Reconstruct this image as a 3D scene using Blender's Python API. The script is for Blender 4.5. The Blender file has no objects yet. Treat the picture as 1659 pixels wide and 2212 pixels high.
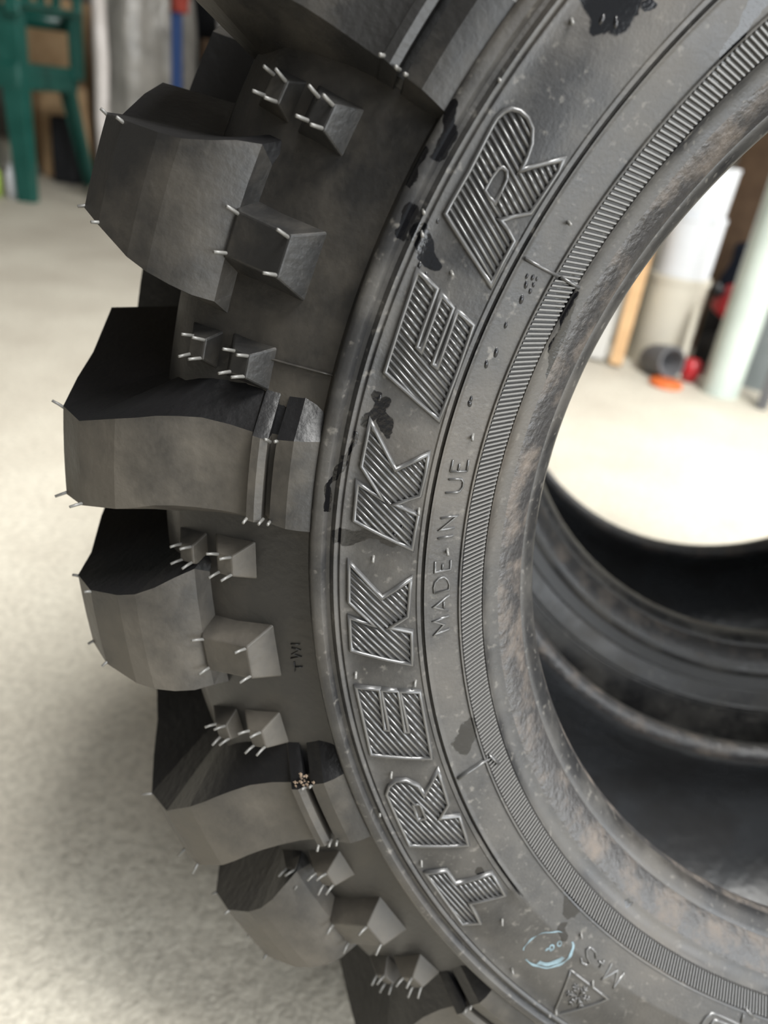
import bpy, math, random
from mathutils import Vector, Matrix

C = bpy.context.scene.collection
SC = bpy.context.scene

# ---------------------------------------------------------------- camera
CAM_Z = .4953
cam_data = bpy.data.cameras.new('camera')
cam = bpy.data.objects.new('camera', cam_data)
C.objects.link(cam)
cam_data.sensor_fit = 'HORIZONTAL'
cam_data.sensor_width = 36.0
cam_data.lens = 36.0 * 1661 / 1659
cam_data.clip_start = .01
cam_data.clip_end = 200
PITCH, ROLL = math.radians(28), math.radians(8)
fw = Vector((0, math.cos(PITCH), -math.sin(PITCH)))
dn0 = Vector((0, -math.sin(PITCH), -math.cos(PITCH)))
rt0 = Vector((1, 0, 0))
cx = math.cos(ROLL) * rt0 - math.sin(ROLL) * dn0
cy = math.sin(ROLL) * rt0 + math.cos(ROLL) * dn0
m = Matrix((cx, -cy, -fw)).transposed().to_4x4()
m.translation = (0, 0, CAM_Z)
cam.matrix_world = m
cam_data.dof.use_dof = True
cam_data.dof.focus_distance = .245
cam_data.dof.aperture_fstop = 11.0
SC.camera = cam

# ---------------------------------------------------------------- sky, daylight, exposure
SC.view_settings.view_transform = 'Standard'
SC.view_settings.look = 'None'
SC.view_settings.gamma = 1.0
SC.view_settings.use_curve_mapping = False
SC.view_settings.exposure = 0.0
w = bpy.data.worlds.new('sky')
SC.world = w
w.use_nodes = True
wn = w.node_tree
bg = wn.nodes['Background']
bg.inputs['Color'].default_value = (.86, .93, 1.0, 1)
bg.inputs['Strength'].default_value = 0.6


def area(name, loc, target, sx, sy, power, col):
    l = bpy.data.lights.new(name, 'AREA')
    l.shape = 'RECTANGLE'
    l.size, l.size_y, l.energy, l.color = sx, sy, power, col
    o = bpy.data.objects.new(name, l)
    o.location = loc
    o.rotation_euler = (Vector(target) - Vector(loc)).to_track_quat('-Z', 'Y').to_euler()
    C.objects.link(o)
    return o


# daylight through the open side and front, an overhead light, and added fills
area('daylight_front_opening', (2.0, -1.2, .6), (.5, .25, .1), 2.0, 1.1, 66, (.93, .97, 1.0))
area('added_fill_front_high', (1.0, -1.5, 2.2), (.4, .4, .2), 1.8, .7, 46, (.95, .98, 1.0))  # added fill lamp, brightens the rear tyre through the bore
area('daylight_side_opening', (5.6, 1.5, 2.1), (.0, 1.4, .1), 3.6, 2.4, 560, (1.0, .985, .95))
area('roof_light_front', (.95, -.25, 2.66), (.95, -.25, 0), 1.2, .9, 185, (1.0, .99, .96))
area('added_fill_back', (.3, 3.3, 2.66), (-.9, 3.2, 0), 1.6, .8, 30, (1.0, .985, .95))  # added fill lamp, brightens the far floor and left background

# ---------------------------------------------------------------- helpers
R2D = math.degrees


def mat(name, base=(.5, .5, .5), rough=.5, spec=.5, metal=0.0, noise=None, bump=None, coat=0.0):
    """procedural material. noise = (scale, colour2, lo, hi[, rough2]); bump = list of (scale, strength, distance)"""
    mt = bpy.data.materials.new(name)
    mt.use_nodes = True
    nt = mt.node_tree
    p = nt.nodes['Principled BSDF']
    p.inputs['Base Color'].default_value = (*base, 1)
    p.inputs['Roughness'].default_value = rough
    p.inputs['Specular IOR Level'].default_value = spec
    p.inputs['Metallic'].default_value = metal
    if coat:
        p.inputs['Coat Weight'].default_value = coat
        p.inputs['Coat Roughness'].default_value = .15
    tc = nt.nodes.new('ShaderNodeTexCoord')
    mt['co'] = 1
    if noise:
        sc_, c2, lo, hi = noise[:4]
        n = nt.nodes.new('ShaderNodeTexNoise')
        n.inputs['Scale'].default_value = sc_
        n.inputs['Detail'].default_value = 8
        n.inputs['Roughness'].default_value = .62
        nt.links.new(tc.outputs['Object'], n.inputs['Vector'])
        mr = nt.nodes.new('ShaderNodeMapRange')
        mr.inputs['From Min'].default_value = lo
        mr.inputs['From Max'].default_value = hi
        nt.links.new(n.outputs['Fac'], mr.inputs['Value'])
        mx = nt.nodes.new('ShaderNodeMix')
        mx.data_type = 'RGBA'
        mx.inputs['A'].default_value = (*base, 1)
        mx.inputs['B'].default_value = (*c2, 1)
        nt.links.new(mr.outputs['Result'], mx.inputs['Factor'])
        nt.links.new(mx.outputs['Result'], p.inputs['Base Color'])
        if len(noise) > 4:
            m2 = nt.nodes.new('ShaderNodeMapRange')
            m2.inputs['From Min'].default_value = lo
            m2.inputs['From Max'].default_value = hi
            m2.inputs['To Min'].default_value = rough
            m2.inputs['To Max'].default_value = noise[4]
            nt.links.new(n.outputs['Fac'], m2.inputs['Value'])
            nt.links.new(m2.outputs['Result'], p.inputs['Roughness'])
    if bump:
        prev = None
        for s, st, dist in bump:
            n = nt.nodes.new('ShaderNodeTexNoise')
            n.inputs['Scale'].default_value = s
            n.inputs['Detail'].default_value = 5
            nt.links.new(tc.outputs['Object'], n.inputs['Vector'])
            b = nt.nodes.new('ShaderNodeBump')
            b.inputs['Strength'].default_value = st
            b.inputs['Distance'].default_value = dist
            nt.links.new(n.outputs['Fac'], b.inputs['Height'])
            if prev:
                nt.links.new(prev.outputs['Normal'], b.inputs['Normal'])
            prev = b
        nt.links.new(prev.outputs['Normal'], p.inputs['Normal'])
    return mt


class MB:
    """collects vertices and faces"""
    def __init__(s):
        s.v, s.f, s.mi = [], [], []

    def add(s, verts, faces, mi=0):
        o = len(s.v)
        s.v += [tuple(v) for v in verts]
        s.f += [tuple(o + i for i in f) for f in faces]
        s.mi += [mi] * len(faces)

    def box(s, c, d, M=None, taper=1.0, mi=0):
        x, y, z = d[0] / 2, d[1] / 2, d[2] / 2
        vs = []
        for k in (-1, 1):
            t = taper if k > 0 else 1
            for a, b in ((-1, -1), (1, -1), (1, 1), (-1, 1)):
                vs.append(Vector((a * x * t, b * y * t, k * z)))
        if M:
            vs = [M @ v for v in vs]
        vs = [v + Vector(c) for v in vs]
        s.add(vs, [(3, 2, 1, 0), (4, 5, 6, 7), (0, 1, 5, 4), (1, 2, 6, 5), (2, 3, 7, 6), (3, 0, 4, 7)], mi)

    def tube(s, pts, rad, n=8, cap=True, mi=0):
        pts = [Vector(p) for p in pts]
        rad = rad if isinstance(rad, (list, tuple)) else [rad] * len(pts)
        rings, up = [], None
        vs = []
        for i, p in enumerate(pts):
            d = (pts[min(i + 1, len(pts) - 1)] - pts[max(i - 1, 0)]).normalized()
            if up is None:
                up = d.orthogonal().normalized()
            up = (up - d * up.dot(d)).normalized()
            sd = d.cross(up)
            for k in range(n):
                a = 2 * math.pi * k / n
                vs.append(p + rad[i] * (math.cos(a) * up + math.sin(a) * sd))
        fs = []
        for i in range(len(pts) - 1):
            for k in range(n):
                k2 = (k + 1) % n
                fs.append((i * n + k, i * n + k2, (i + 1) * n + k2, (i + 1) * n + k))
        if cap:
            fs.append(tuple(range(n))[::-1])
            fs.append(tuple((len(pts) - 1) * n + k for k in range(n)))
        s.add(vs, fs, mi)

    def lathe(s, prof, n=32, M=None, c=(0, 0, 0), mi=0, wob=None):
        vs, fs = [], []
        for i, (r, z) in enumerate(prof):
            for k in range(n):
                a = 2 * math.pi * k / n
                rr = r * (1 + (wob(a, z) if wob else 0))
                v = Vector((rr * math.cos(a), rr * math.sin(a), z))
                vs.append((M @ v if M else v) + Vector(c))
        for i in range(len(prof) - 1):
            for k in range(n):
                k2 = (k + 1) % n
                fs.append((i * n + k, i * n + k2, (i + 1) * n + k2, (i + 1) * n + k))
        s.add(vs, fs, mi)

    def mesh(s, name, mats, smooth=False, fix=True):
        me = bpy.data.meshes.new(name)
        me.from_pydata(s.v, [], s.f)
        for m_ in (mats if isinstance(mats, (list, tuple)) else [mats]):
            me.materials.append(m_)
        for p, i in zip(me.polygons, s.mi):
            p.material_index = i
        if smooth:
            for p in me.polygons:
                p.use_smooth = True
        if fix:
            import bmesh
            bm = bmesh.new()
            bm.from_mesh(me)
            bmesh.ops.recalc_face_normals(bm, faces=bm.faces)
            bm.to_mesh(me)
            bm.free()
        me.update()
        return me


def obj(name, me, parent=None, loc=None, rot=None):
    o = bpy.data.objects.new(name, me)
    C.objects.link(o)
    if parent:
        o.parent = parent
    if loc is not None:
        o.location = loc
    if rot is not None:
        o.rotation_euler = rot
    return o


def tag(o, label=None, cat=None, group=None, kind=None):
    for k, v in (('label', label), ('category', cat), ('group', group), ('kind', kind)):
        if v:
            o[k] = v
    return o


def thing(name, label, cat, loc=(0, 0, 0), rot=None, group=None):
    return tag(obj(name, None, None, loc, rot), label, cat, group)


def bevel(o, w_=.003, seg=2):
    b = o.modifiers.new('bevel', 'BEVEL')
    b.width = w_
    b.segments = seg
    b.limit_method = 'ANGLE'
    b.angle_limit = math.radians(25)
    return o


def smooth_by_angle(me, deg=35):
    """flat shading across edges sharper than deg, smooth elsewhere"""
    import bmesh
    bm = bmesh.new()
    bm.from_mesh(me)
    for f in bm.faces:
        f.smooth = True
    for e in bm.edges:
        if len(e.link_faces) == 2 and e.calc_face_angle(0) > math.radians(deg):
            e.smooth = False
    bm.to_mesh(me)
    bm.free()
    return me

# ================================================================ the setting
concrete = mat('concrete_floor', (.50, .46, .385), .62, .35, noise=(4, (.62, .585, .495), .35, .65),
               bump=[(60, .35, .004), (300, .6, .0016)])
# darker specks and stains of the slab
nt = concrete.node_tree
p = nt.nodes['Principled BSDF']
src = p.inputs['Base Color'].links[0].from_socket
tc = [n for n in nt.nodes if n.type == 'TEX_COORD'][0]
n = nt.nodes.new('ShaderNodeTexNoise'); n.inputs['Scale'].default_value = 150; n.inputs['Detail'].default_value = 7; n.inputs['Roughness'].default_value = .7
mr = nt.nodes.new('ShaderNodeMapRange'); mr.inputs['From Min'].default_value = .42; mr.inputs['From Max'].default_value = .72
mr.inputs['To Max'].default_value = .62
mx = nt.nodes.new('ShaderNodeMix'); mx.data_type = 'RGBA'; mx.inputs['B'].default_value = (.20, .18, .15, 1)
nt.links.new(tc.outputs['Object'], n.inputs['Vector']); nt.links.new(n.outputs['Fac'], mr.inputs['Value'])
nt.links.new(mr.outputs['Result'], mx.inputs['Factor']); nt.links.new(src, mx.inputs['A']); nt.links.new(mx.outputs['Result'], p.inputs['Base Color'])
plaster = mat('grey_plaster', (.24, .23, .21), .9, .2, noise=(3, (.19, .18, .165), .35, .65), bump=[(40, .3, .004)])
dark_ceiling = mat('dark_ceiling_boards', (.16, .14, .12), .85, .2, noise=(6, (.10, .09, .08), .4, .6))


def struct(name, mb, m_):
    return tag(obj(name, mb.mesh(name, m_)), kind='structure')


b = MB(); b.box((0, 1, -.06), (16, 18, .12)); struct('floor', b, concrete)
b = MB(); b.box((-1.0, 1.6, 2.75), (7.4, 11.2, .12)); struct('ceiling', b, dark_ceiling)
b = MB(); b.box((-4.4, 1.6, 1.35), (.14, 11.0, 2.7)); struct('wall_left', b, plaster)
b = MB(); b.box((-2.2, -3.9, 1.35), (4.5, .14, 2.7)); struct('added_front_wall', b, plaster)  # unseen wall, added to block light from the front left of the tread
wd = Vector((.83, -.557, 0)).normalized()          # run of the back wall
wn_ = Vector((-wd.y, wd.x, 0))                     # pointing away from the room
wang = math.atan2(wd.y, wd.x)
WM = Matrix.Rotation(wang, 3, 'Z')
b = MB(); b.box(Vector((-1.16, 4.15, 1.35)) + wn_ * .1, (7.2, .14, 2.7), WM); struct('wall_back', b, plaster)


def wp(u, v=0.0, z=0.0):
    """point in front of the back wall: u metres along it from its middle, v metres out from its face"""
    q = Vector((-.3, 3.05, 0)) + wd * u - wn_ * v
    return Vector((q.x, q.y, z))

# ================================================================ measured outlines on the sidewall (metres in tyre x, y)
BIG={'R1':{'o':[(-.24208,.0875),(-.23731,.09879),(-.23306,.11038),(-.23204,.11263),(-.23026,.11454),(-.22851,.11528),(-.22633,.11503),(-.22393,.11366),(-.22227,
.11133),(-.22168,.10777),(-.22215,.10467),(-.22345,.10078),(-.22039,.10218),(-.21222,.10526),(-.21289,.1022),(-.21544,.09673),(-.21832,.09066),(-.22275,.08928),
(-.22664,.08786),(-.22408,.08576),(-.22159,.0829),(-.22387,.07678),(-.22587,.07021),(-.23393,.07865)],'h':[(-.23224,.09476),(-.23087,.09806),(-.22939,.10068),
(-.22827,.10115),(-.22702,.10032),(-.22665,.09838),(-.22748,.09559),(-.22876,.09182),(-.2306,.09317)],'d':[(-.23806,.09603),(-.22336,.07948)]},
'E1':{'o':[(-.24737,.07165),(-.24123,.06742),(-.24475,.05052),(-.24312,.04929),(-.23967,.06615),(-.23582,.06277),(-.23943,.04607),(-.23768,.04508),(-.2344,
.06221),(-.22911,.05858),(-.23162,.0444),(-.23475,.02925),(-.25309,.04194),(-.25038,.05661)],'d':[(-.25183,.0502),(-.23424,.03452)]},'K1':{'o':[(-.25553,
.02664),(-.2459,.01214),(-.23641,.01812),(-.2364,.01228),(-.23696,.00437),(-.24483,.00085),(-.23665,-.00224),(-.23691,-.00808),(-.23681,-.01421),(-.2473,
-.01005),(-.25684,-.00612),(-.25713,.00665),(-.24861,.00199),(-.2566,.01213)],'d':[(-.25582,.01616),(-.24111,.00339)]},'K2':{'o':[(-.25673,-.02086),(-.24445,
-.03237),(-.23593,-.02502),(-.23491,-.03848),(-.24065,-.04315),(-.23294,-.04441),(-.23092,-.05675),(-.25245,-.05319),(-.25442,-.04065),(-.24568,-.04286),
(-.25521,-.03507)],'d':[(-.25518,-.02885),(-.23985,-.04185)]},'E2':{'o':[(-.24921,-.06735),(-.24102,-.06731),(-.23709,-.0834),(-.23552,-.08351),(-.24041,
-.06745),(-.23438,-.06734),(-.22986,-.08363),(-.22842,-.0836),(-.23385,-.06733),(-.22684,-.06759),(-.21858,-.09441),(-.24062,-.09473)],'d':[(-.24649,-.0756),
(-.23034,-.0921)]},'R2':{'o':[(-.23289,-.11143),(-.23228,-.10748),(-.23015,-.10495),(-.22652,-.1044),(-.22193,-.10629),(-.21897,-.11049),(-.21545,-.09967),
(-.20938,-.11399),(-.21174,-.12023),(-.20457,-.11907),(-.19903,-.13164),(-.22119,-.13389),(-.22798,-.12124)],'h':[(-.22256,-.11507),(-.21999,-.11464),(-.21687,
-.12061),(-.21968,-.12209)],'d':[(-.23123,-.11078),(-.21013,-.13087)]},'T1':{'o':[(-.21329,-.14639),(-.20549,-.14424),(-.2011,-.15019),(-.18769,-.14458),
(-.1808,-.15438),(-.19406,-.15906),(-.18822,-.16842),(-.19509,-.17015)],'d':[(-.20949,-.14789),(-.19002,-.16845)]}}
FINE={'E3':[[(-.22834,.01259),(-.22295,.01283)],[(-.22834,.01259),(-.22812,.01652)],[(-.2258,.01301),(-.2258,.01528)],[(-.22295,.01283),(-.22302,.0166)]],
'U':[[(-.2285,.01002),(-.22436,.01023),(-.22349,.00914),(-.22341,.00753),(-.22415,.00612),(-.22505,.00562),(-.22882,.00543)]],'N':[[(-.22899,-.00337),(-.2237,
-.00254),(-.22884,-.00748),(-.22381,-.00667)]],'I':[[(-.22887,-.01048),(-.22376,-.00948)]],'E4':[[(-.22846,-.01875),(-.22804,-.02266),(-.22275,-.02163),
(-.22318,-.01842)],[(-.22562,-.02159),(-.22573,-.01977)]],'D':[[(-.22705,-.03031),(-.22209,-.02912),(-.22229,-.02726),(-.22318,-.02556),(-.22458,-.02438),
(-.22624,-.02485),(-.22741,-.02625),(-.22757,-.02808),(-.22705,-.03031)]],'A':[[(-.22158,-.03119),(-.22654,-.03543),(-.22103,-.03692)],[(-.22322,-.03369),
(-.22273,-.03624)]],'M':[[(-.22045,-.03893),(-.22583,-.0408),(-.22182,-.04213),(-.22473,-.04577),(-.21958,-.0439)]],'S2':[[(-.13713,-.185),(-.13773,-.18239),
(-.14012,-.18011),(-.14201,-.18093),(-.14138,-.18371),(-.13948,-.18645),(-.14066,-.1878),(-.14306,-.18643),(-.14369,-.18443)]],'plus':[[(-.13585,-.18614),
(-.13276,-.18814)],[(-.13504,-.18893),(-.13327,-.18606)]],'M2':[[(-.12966,-.18775),(-.13281,-.19413),(-.12675,-.1909),(-.12713,-.19828),(-.12339,-.19204)]],
'tri':[[(-.14714,-.19014),(-.12858,-.20365),(-.14952,-.2157),(-.14714,-.19014)]],'snow':[[(-.14069,-.2032),(-.13603,-.20424)],[(-.13926,-.20352),(-.13815,
-.20232)],[(-.13926,-.20352),(-.13812,-.20523)],[(-.13783,-.20384),(-.13669,-.20271)],[(-.13783,-.20384),(-.13668,-.20555)],[(-.14104,-.2039),(-.13866,
-.20953)],[(-.14031,-.20563),(-.13874,-.20648)],[(-.14031,-.20563),(-.14073,-.20749)],[(-.13958,-.20736),(-.138,-.20821)],[(-.13958,-.20736),(-.14,-.20923)],
[(-.14176,-.20374),(-.14405,-.20832)],[(-.14246,-.20515),(-.142,-.20721)],[(-.14246,-.20515),(-.14402,-.20529)],[(-.14317,-.20655),(-.14271,-.20862)],[(-.14317,
-.20655),(-.14473,-.2067)],[(-.14212,-.20288),(-.14676,-.20184)],[(-.14355,-.20256),(-.14466,-.20377)],[(-.14355,-.20256),(-.14468,-.20086)],[(-.14498,-.20224),
(-.14609,-.20345)],[(-.14498,-.20224),(-.1461,-.20054)],[(-.14177,-.20218),(-.14405,-.1968)],[(-.1425,-.20047),(-.14405,-.19963)],[(-.1425,-.20047),(-.14203,
-.19874)],[(-.14322,-.19876),(-.14477,-.19792)],[(-.14322,-.19876),(-.1427,-.19717)],[(-.14105,-.20234),(-.13859,-.19829)],[(-.14035,-.20094),(-.14074,
-.19909)],[(-.14035,-.20094),(-.13875,-.20092)],[(-.13957,-.19975),(-.13995,-.19792)],[(-.13957,-.19975),(-.13796,-.19975)]],'logo':[[(-.08604,-.21789),(-.0852,
-.21526),(-.08332,-.21224),(-.08087,-.21086),(-.07849,-.21121),(-.07321,-.21336),(-.06861,-.21531),(-.06506,-.21693)],[(-.08152,-.21781),(-.08088,-.21539),
(-.07947,-.21366),(-.07674,-.21416),(-.07288,-.21569),(-.07001,-.21718)],[(-.06617,-.21141),(-.06685,-.21489)]]}
BARS=[[(-.21734,.07868),(-.20608,.07491)],[(-.20525,.07484),(-.19827,.07228)],[(-.20733,-.10339),(-.19671,-.09674)],[(-.19666,-.09508),(-.19234,-.09911)],
[(-.06583,-.20908),(-.06176,-.212)]]
NUBS=[(-.24808,.08795),(-.24769,.08255),(-.23802,.07269),(-.20685,.09008),(-.2171,.13747),(-.23287,.12219),(-.2231,.02514),(-.24908,-.01782),(-.24979,-.0619),
(-.22876,-.06342),(-.23217,-.1019),(-.23395,-.1201),(-.21562,-.14121),(-.17965,-.16648),(-.2367,-.00011),(-.17131,-.19164),(-.14545,-.17375),(-.13647,-.19543),
(-.1512,-.2134),(-.22515,-.01437),(-.14879,-.21185)]
DROPS=[((-.24744,.08086),3.2),((-.2475,.07851),2.2),((-.24713,.07318),3),((-.24489,.07056),3),((-.21575,.07403),2.8),((-.21396,.07383),3.2),((-.21259,.07358),
2.2),((-.21551,.0717),3.5),((-.21323,.07193),2.8),((-.21381,.07002),3),((-.216,.0674),4),((-.21928,.05952),3.2),((-.22068,.05121),4),((-.22305,.04751),3.6),
((-.22608,.03506),4),((-.22587,.03639),3),((-.24335,-.00954),4),((-.24144,-.00699),3.6),((-.23907,-.01219),3.6),((-.20946,.13833),3.5),((-.20578,.1382),3.5),
((-.25359,.03393),3),((-.24381,.08535),2.6)]
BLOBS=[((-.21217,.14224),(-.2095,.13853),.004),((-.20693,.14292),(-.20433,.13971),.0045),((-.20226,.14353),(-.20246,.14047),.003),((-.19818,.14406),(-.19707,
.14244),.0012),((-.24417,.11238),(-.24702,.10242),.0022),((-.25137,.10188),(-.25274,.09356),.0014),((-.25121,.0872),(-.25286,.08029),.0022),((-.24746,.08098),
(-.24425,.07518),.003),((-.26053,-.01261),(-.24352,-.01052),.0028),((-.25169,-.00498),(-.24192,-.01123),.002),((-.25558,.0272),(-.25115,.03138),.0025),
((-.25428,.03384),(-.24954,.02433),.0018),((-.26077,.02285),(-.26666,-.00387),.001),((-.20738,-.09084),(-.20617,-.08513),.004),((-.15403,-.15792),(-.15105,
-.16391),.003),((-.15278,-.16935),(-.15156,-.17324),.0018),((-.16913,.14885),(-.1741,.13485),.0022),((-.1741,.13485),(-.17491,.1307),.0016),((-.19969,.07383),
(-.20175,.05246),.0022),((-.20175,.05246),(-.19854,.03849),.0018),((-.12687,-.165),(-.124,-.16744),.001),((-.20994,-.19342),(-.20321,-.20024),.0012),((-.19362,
-.14386),(-.19236,-.14596),.002)]  # wet patches; the curved band just inside the ribs is painted shade
STAMP=((-.15803,-.18082),(-.16836,-.18124),(-.15628,-.19023),(-.14764,-.17998))
TWI=[[(-.27198,-.06631),(-.27143,-.0701)],[(-.27163,-.06839),(-.26887,-.06738)],[(-.27333,-.0651),(-.26983,-.0633),(-.27285,-.06315),(-.27029,-.06067),(-.27342,
-.06063)],[(-.27378,-.05919),(-.27061,-.05835)]]

# ================================================================ tyre (local frame: x right, y up, z = axle pointing at the viewer)
# cross-section of the outside of one half, (radius, height along the axle)
PR = [.1905, .1935, .198, .2045, .2105, .2185, .2332, .245, .255, .2706, .285, .31, .338, .352, .3625]
PA = [-.034, -.029, -.024, -.0165, -.0118, -.0078, -.0020, .0, .0004, .0, -.001, -.005, -.012, -.020, -.032]
MID = -.105          # middle plane of the tyre
CEN = .367


def interp(r, X, Y):
    if r <= X[0]: return Y[0]
    for i in range(1, len(X)):
        if r <= X[i]:
            t = (r - X[i - 1]) / (X[i] - X[i - 1])
            return Y[i - 1] + t * (Y[i] - Y[i - 1])
    return Y[-1]


def A(r): return interp(r, PR, PA)
BRr = [.2600, .2706, .285, .30, .32, .33, .335]
BRa = [-.002, -.006, -.010, -.016, -.027, -.045, -.065]


def AB(r): return interp(r, BRr, BRa)


def pol(th, r, z):
    t = math.radians(th)
    return (r * math.cos(t), r * math.sin(t), z)


def blob_rubber(name, blobs):
    """black rubber with dust, and wet patches plus a painted shade band at given places (each a capsule x0,y0,x1,y1,radius in tyre coordinates)"""
    mt = mat(name, (.014, .014, .0145), .38, .42, noise=(34, (.040, .038, .035), .42, .62, .54),
             bump=[(900, .16, .0006), (140, .10, .0012)])
    nt = mt.node_tree
    p = nt.nodes['Principled BSDF']
    L = nt.links.new
    tc = [n for n in nt.nodes if n.type == 'TEX_COORD'][0]
    # pale specks of dust
    nz = nt.nodes.new('ShaderNodeTexNoise'); nz.inputs['Scale'].default_value = 330; nz.inputs['Detail'].default_value = 4
    L(tc.outputs['Object'], nz.inputs['Vector'])
    mr = nt.nodes.new('ShaderNodeMapRange'); mr.inputs['From Min'].default_value = .60; mr.inputs['From Max'].default_value = .74
    mr.inputs['To Max'].default_value = .55
    L(nz.outputs['Fac'], mr.inputs['Value'])
    mx = nt.nodes.new('ShaderNodeMix'); mx.data_type = 'RGBA'; mx.inputs['B'].default_value = (.13, .122, .11, 1)
    L(mr.outputs['Result'], mx.inputs['Factor']); L(p.inputs['Base Color'].links[0].from_socket, mx.inputs['A'])
    # brown dried mud
    nb = nt.nodes.new('ShaderNodeTexNoise'); nb.inputs['Scale'].default_value = 11; nb.inputs['Detail'].default_value = 6
    L(tc.outputs['Object'], nb.inputs['Vector'])
    mrb = nt.nodes.new('ShaderNodeMapRange'); mrb.inputs['From Min'].default_value = .5; mrb.inputs['From Max'].default_value = .72
    mrb.inputs['To Max'].default_value = .75
    L(nb.outputs['Fac'], mrb.inputs['Value'])
    mxb = nt.nodes.new('ShaderNodeMix'); mxb.data_type = 'RGBA'; mxb.inputs['B'].default_value = (.070, .061, .050, 1)
    L(mrb.outputs['Result'], mxb.inputs['Factor']); L(mx.outputs['Result'], mxb.inputs['A'])
    col = mxb.outputs['Result']
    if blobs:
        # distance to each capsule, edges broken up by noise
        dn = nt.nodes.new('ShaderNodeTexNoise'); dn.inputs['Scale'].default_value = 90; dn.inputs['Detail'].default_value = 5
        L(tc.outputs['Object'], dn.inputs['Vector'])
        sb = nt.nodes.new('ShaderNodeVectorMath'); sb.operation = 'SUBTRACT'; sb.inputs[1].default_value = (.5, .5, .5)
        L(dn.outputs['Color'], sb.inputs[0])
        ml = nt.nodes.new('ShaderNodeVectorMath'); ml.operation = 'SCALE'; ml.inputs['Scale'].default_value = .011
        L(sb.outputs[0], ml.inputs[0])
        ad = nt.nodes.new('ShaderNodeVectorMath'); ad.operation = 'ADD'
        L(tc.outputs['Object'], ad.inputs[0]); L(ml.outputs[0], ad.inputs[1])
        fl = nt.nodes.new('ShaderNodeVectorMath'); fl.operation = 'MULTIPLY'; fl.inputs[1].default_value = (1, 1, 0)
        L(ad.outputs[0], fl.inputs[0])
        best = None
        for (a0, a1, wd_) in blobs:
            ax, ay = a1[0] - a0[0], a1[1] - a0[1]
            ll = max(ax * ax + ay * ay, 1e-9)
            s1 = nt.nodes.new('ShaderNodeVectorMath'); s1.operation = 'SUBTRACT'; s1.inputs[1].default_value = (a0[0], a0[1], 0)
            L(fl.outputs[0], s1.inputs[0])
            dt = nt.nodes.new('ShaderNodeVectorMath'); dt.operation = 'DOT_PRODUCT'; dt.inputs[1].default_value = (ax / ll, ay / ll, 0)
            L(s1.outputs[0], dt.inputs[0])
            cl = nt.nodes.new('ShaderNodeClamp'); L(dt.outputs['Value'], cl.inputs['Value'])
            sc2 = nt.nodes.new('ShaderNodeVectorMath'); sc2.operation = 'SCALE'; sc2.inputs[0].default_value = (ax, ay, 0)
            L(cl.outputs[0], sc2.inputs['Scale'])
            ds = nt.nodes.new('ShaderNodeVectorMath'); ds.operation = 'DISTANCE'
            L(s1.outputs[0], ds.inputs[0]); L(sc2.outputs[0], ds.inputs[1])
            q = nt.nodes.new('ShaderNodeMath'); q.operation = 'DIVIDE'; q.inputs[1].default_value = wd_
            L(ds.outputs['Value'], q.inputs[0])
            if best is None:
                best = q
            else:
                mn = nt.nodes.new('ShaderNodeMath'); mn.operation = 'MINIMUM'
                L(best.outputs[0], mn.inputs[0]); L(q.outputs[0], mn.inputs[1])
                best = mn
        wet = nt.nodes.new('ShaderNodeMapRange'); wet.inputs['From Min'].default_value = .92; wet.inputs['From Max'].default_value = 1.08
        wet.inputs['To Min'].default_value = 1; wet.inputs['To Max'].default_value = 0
        L(best.outputs[0], wet.inputs['Value'])  # mask of the wet patches and the painted shade band
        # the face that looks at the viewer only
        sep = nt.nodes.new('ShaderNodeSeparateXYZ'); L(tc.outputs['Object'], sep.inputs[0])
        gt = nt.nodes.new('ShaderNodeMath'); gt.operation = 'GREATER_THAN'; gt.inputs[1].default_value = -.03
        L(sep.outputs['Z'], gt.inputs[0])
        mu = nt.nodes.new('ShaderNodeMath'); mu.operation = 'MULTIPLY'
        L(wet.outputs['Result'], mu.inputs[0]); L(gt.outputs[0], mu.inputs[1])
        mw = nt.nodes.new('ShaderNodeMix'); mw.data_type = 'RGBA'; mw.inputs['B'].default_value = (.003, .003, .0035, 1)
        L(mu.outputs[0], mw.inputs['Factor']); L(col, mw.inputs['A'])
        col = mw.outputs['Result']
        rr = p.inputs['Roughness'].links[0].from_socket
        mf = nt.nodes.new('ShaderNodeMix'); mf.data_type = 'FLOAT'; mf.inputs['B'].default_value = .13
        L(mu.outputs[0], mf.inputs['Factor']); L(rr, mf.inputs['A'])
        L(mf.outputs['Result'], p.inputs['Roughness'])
    L(col, p.inputs['Base Color'])
    return mt


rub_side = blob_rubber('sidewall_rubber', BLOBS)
rub_side2 = blob_rubber('sidewall_rubber_rear', [])
rub_mark = mat('raised_rubber', (.046, .046, .046), .27, .7, bump=[(700, .08, .0004)])
rub_tread = mat('tread_rubber', (.009, .0088, .0086), .42, .42, noise=(22, (.040, .035, .028), .46, .74, .62),
                bump=[(420, .22, .0008), (90, .15, .002)])
rub_heel = mat('bead_rubber_with_dried_mud', (.026, .025, .025), .42, .5, noise=(75, (.085, .070, .058), .47, .70, .7),
               bump=[(350, .55, .0016), (60, .3, .002)])
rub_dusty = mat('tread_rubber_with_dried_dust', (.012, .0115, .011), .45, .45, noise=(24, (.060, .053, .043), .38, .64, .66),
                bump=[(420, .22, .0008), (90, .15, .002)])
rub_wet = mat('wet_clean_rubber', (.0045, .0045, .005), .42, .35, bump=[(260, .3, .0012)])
rub_rib = mat('rib_rubber', (.085, .084, .082), .33, .6)
rub_liner = mat('liner_rubber', (.040, .042, .045), .25, .5, noise=(30, (.03, .03, .031), .4, .6, .42),
                bump=[(90, .35, .003), (500, .25, .0008)])
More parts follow.
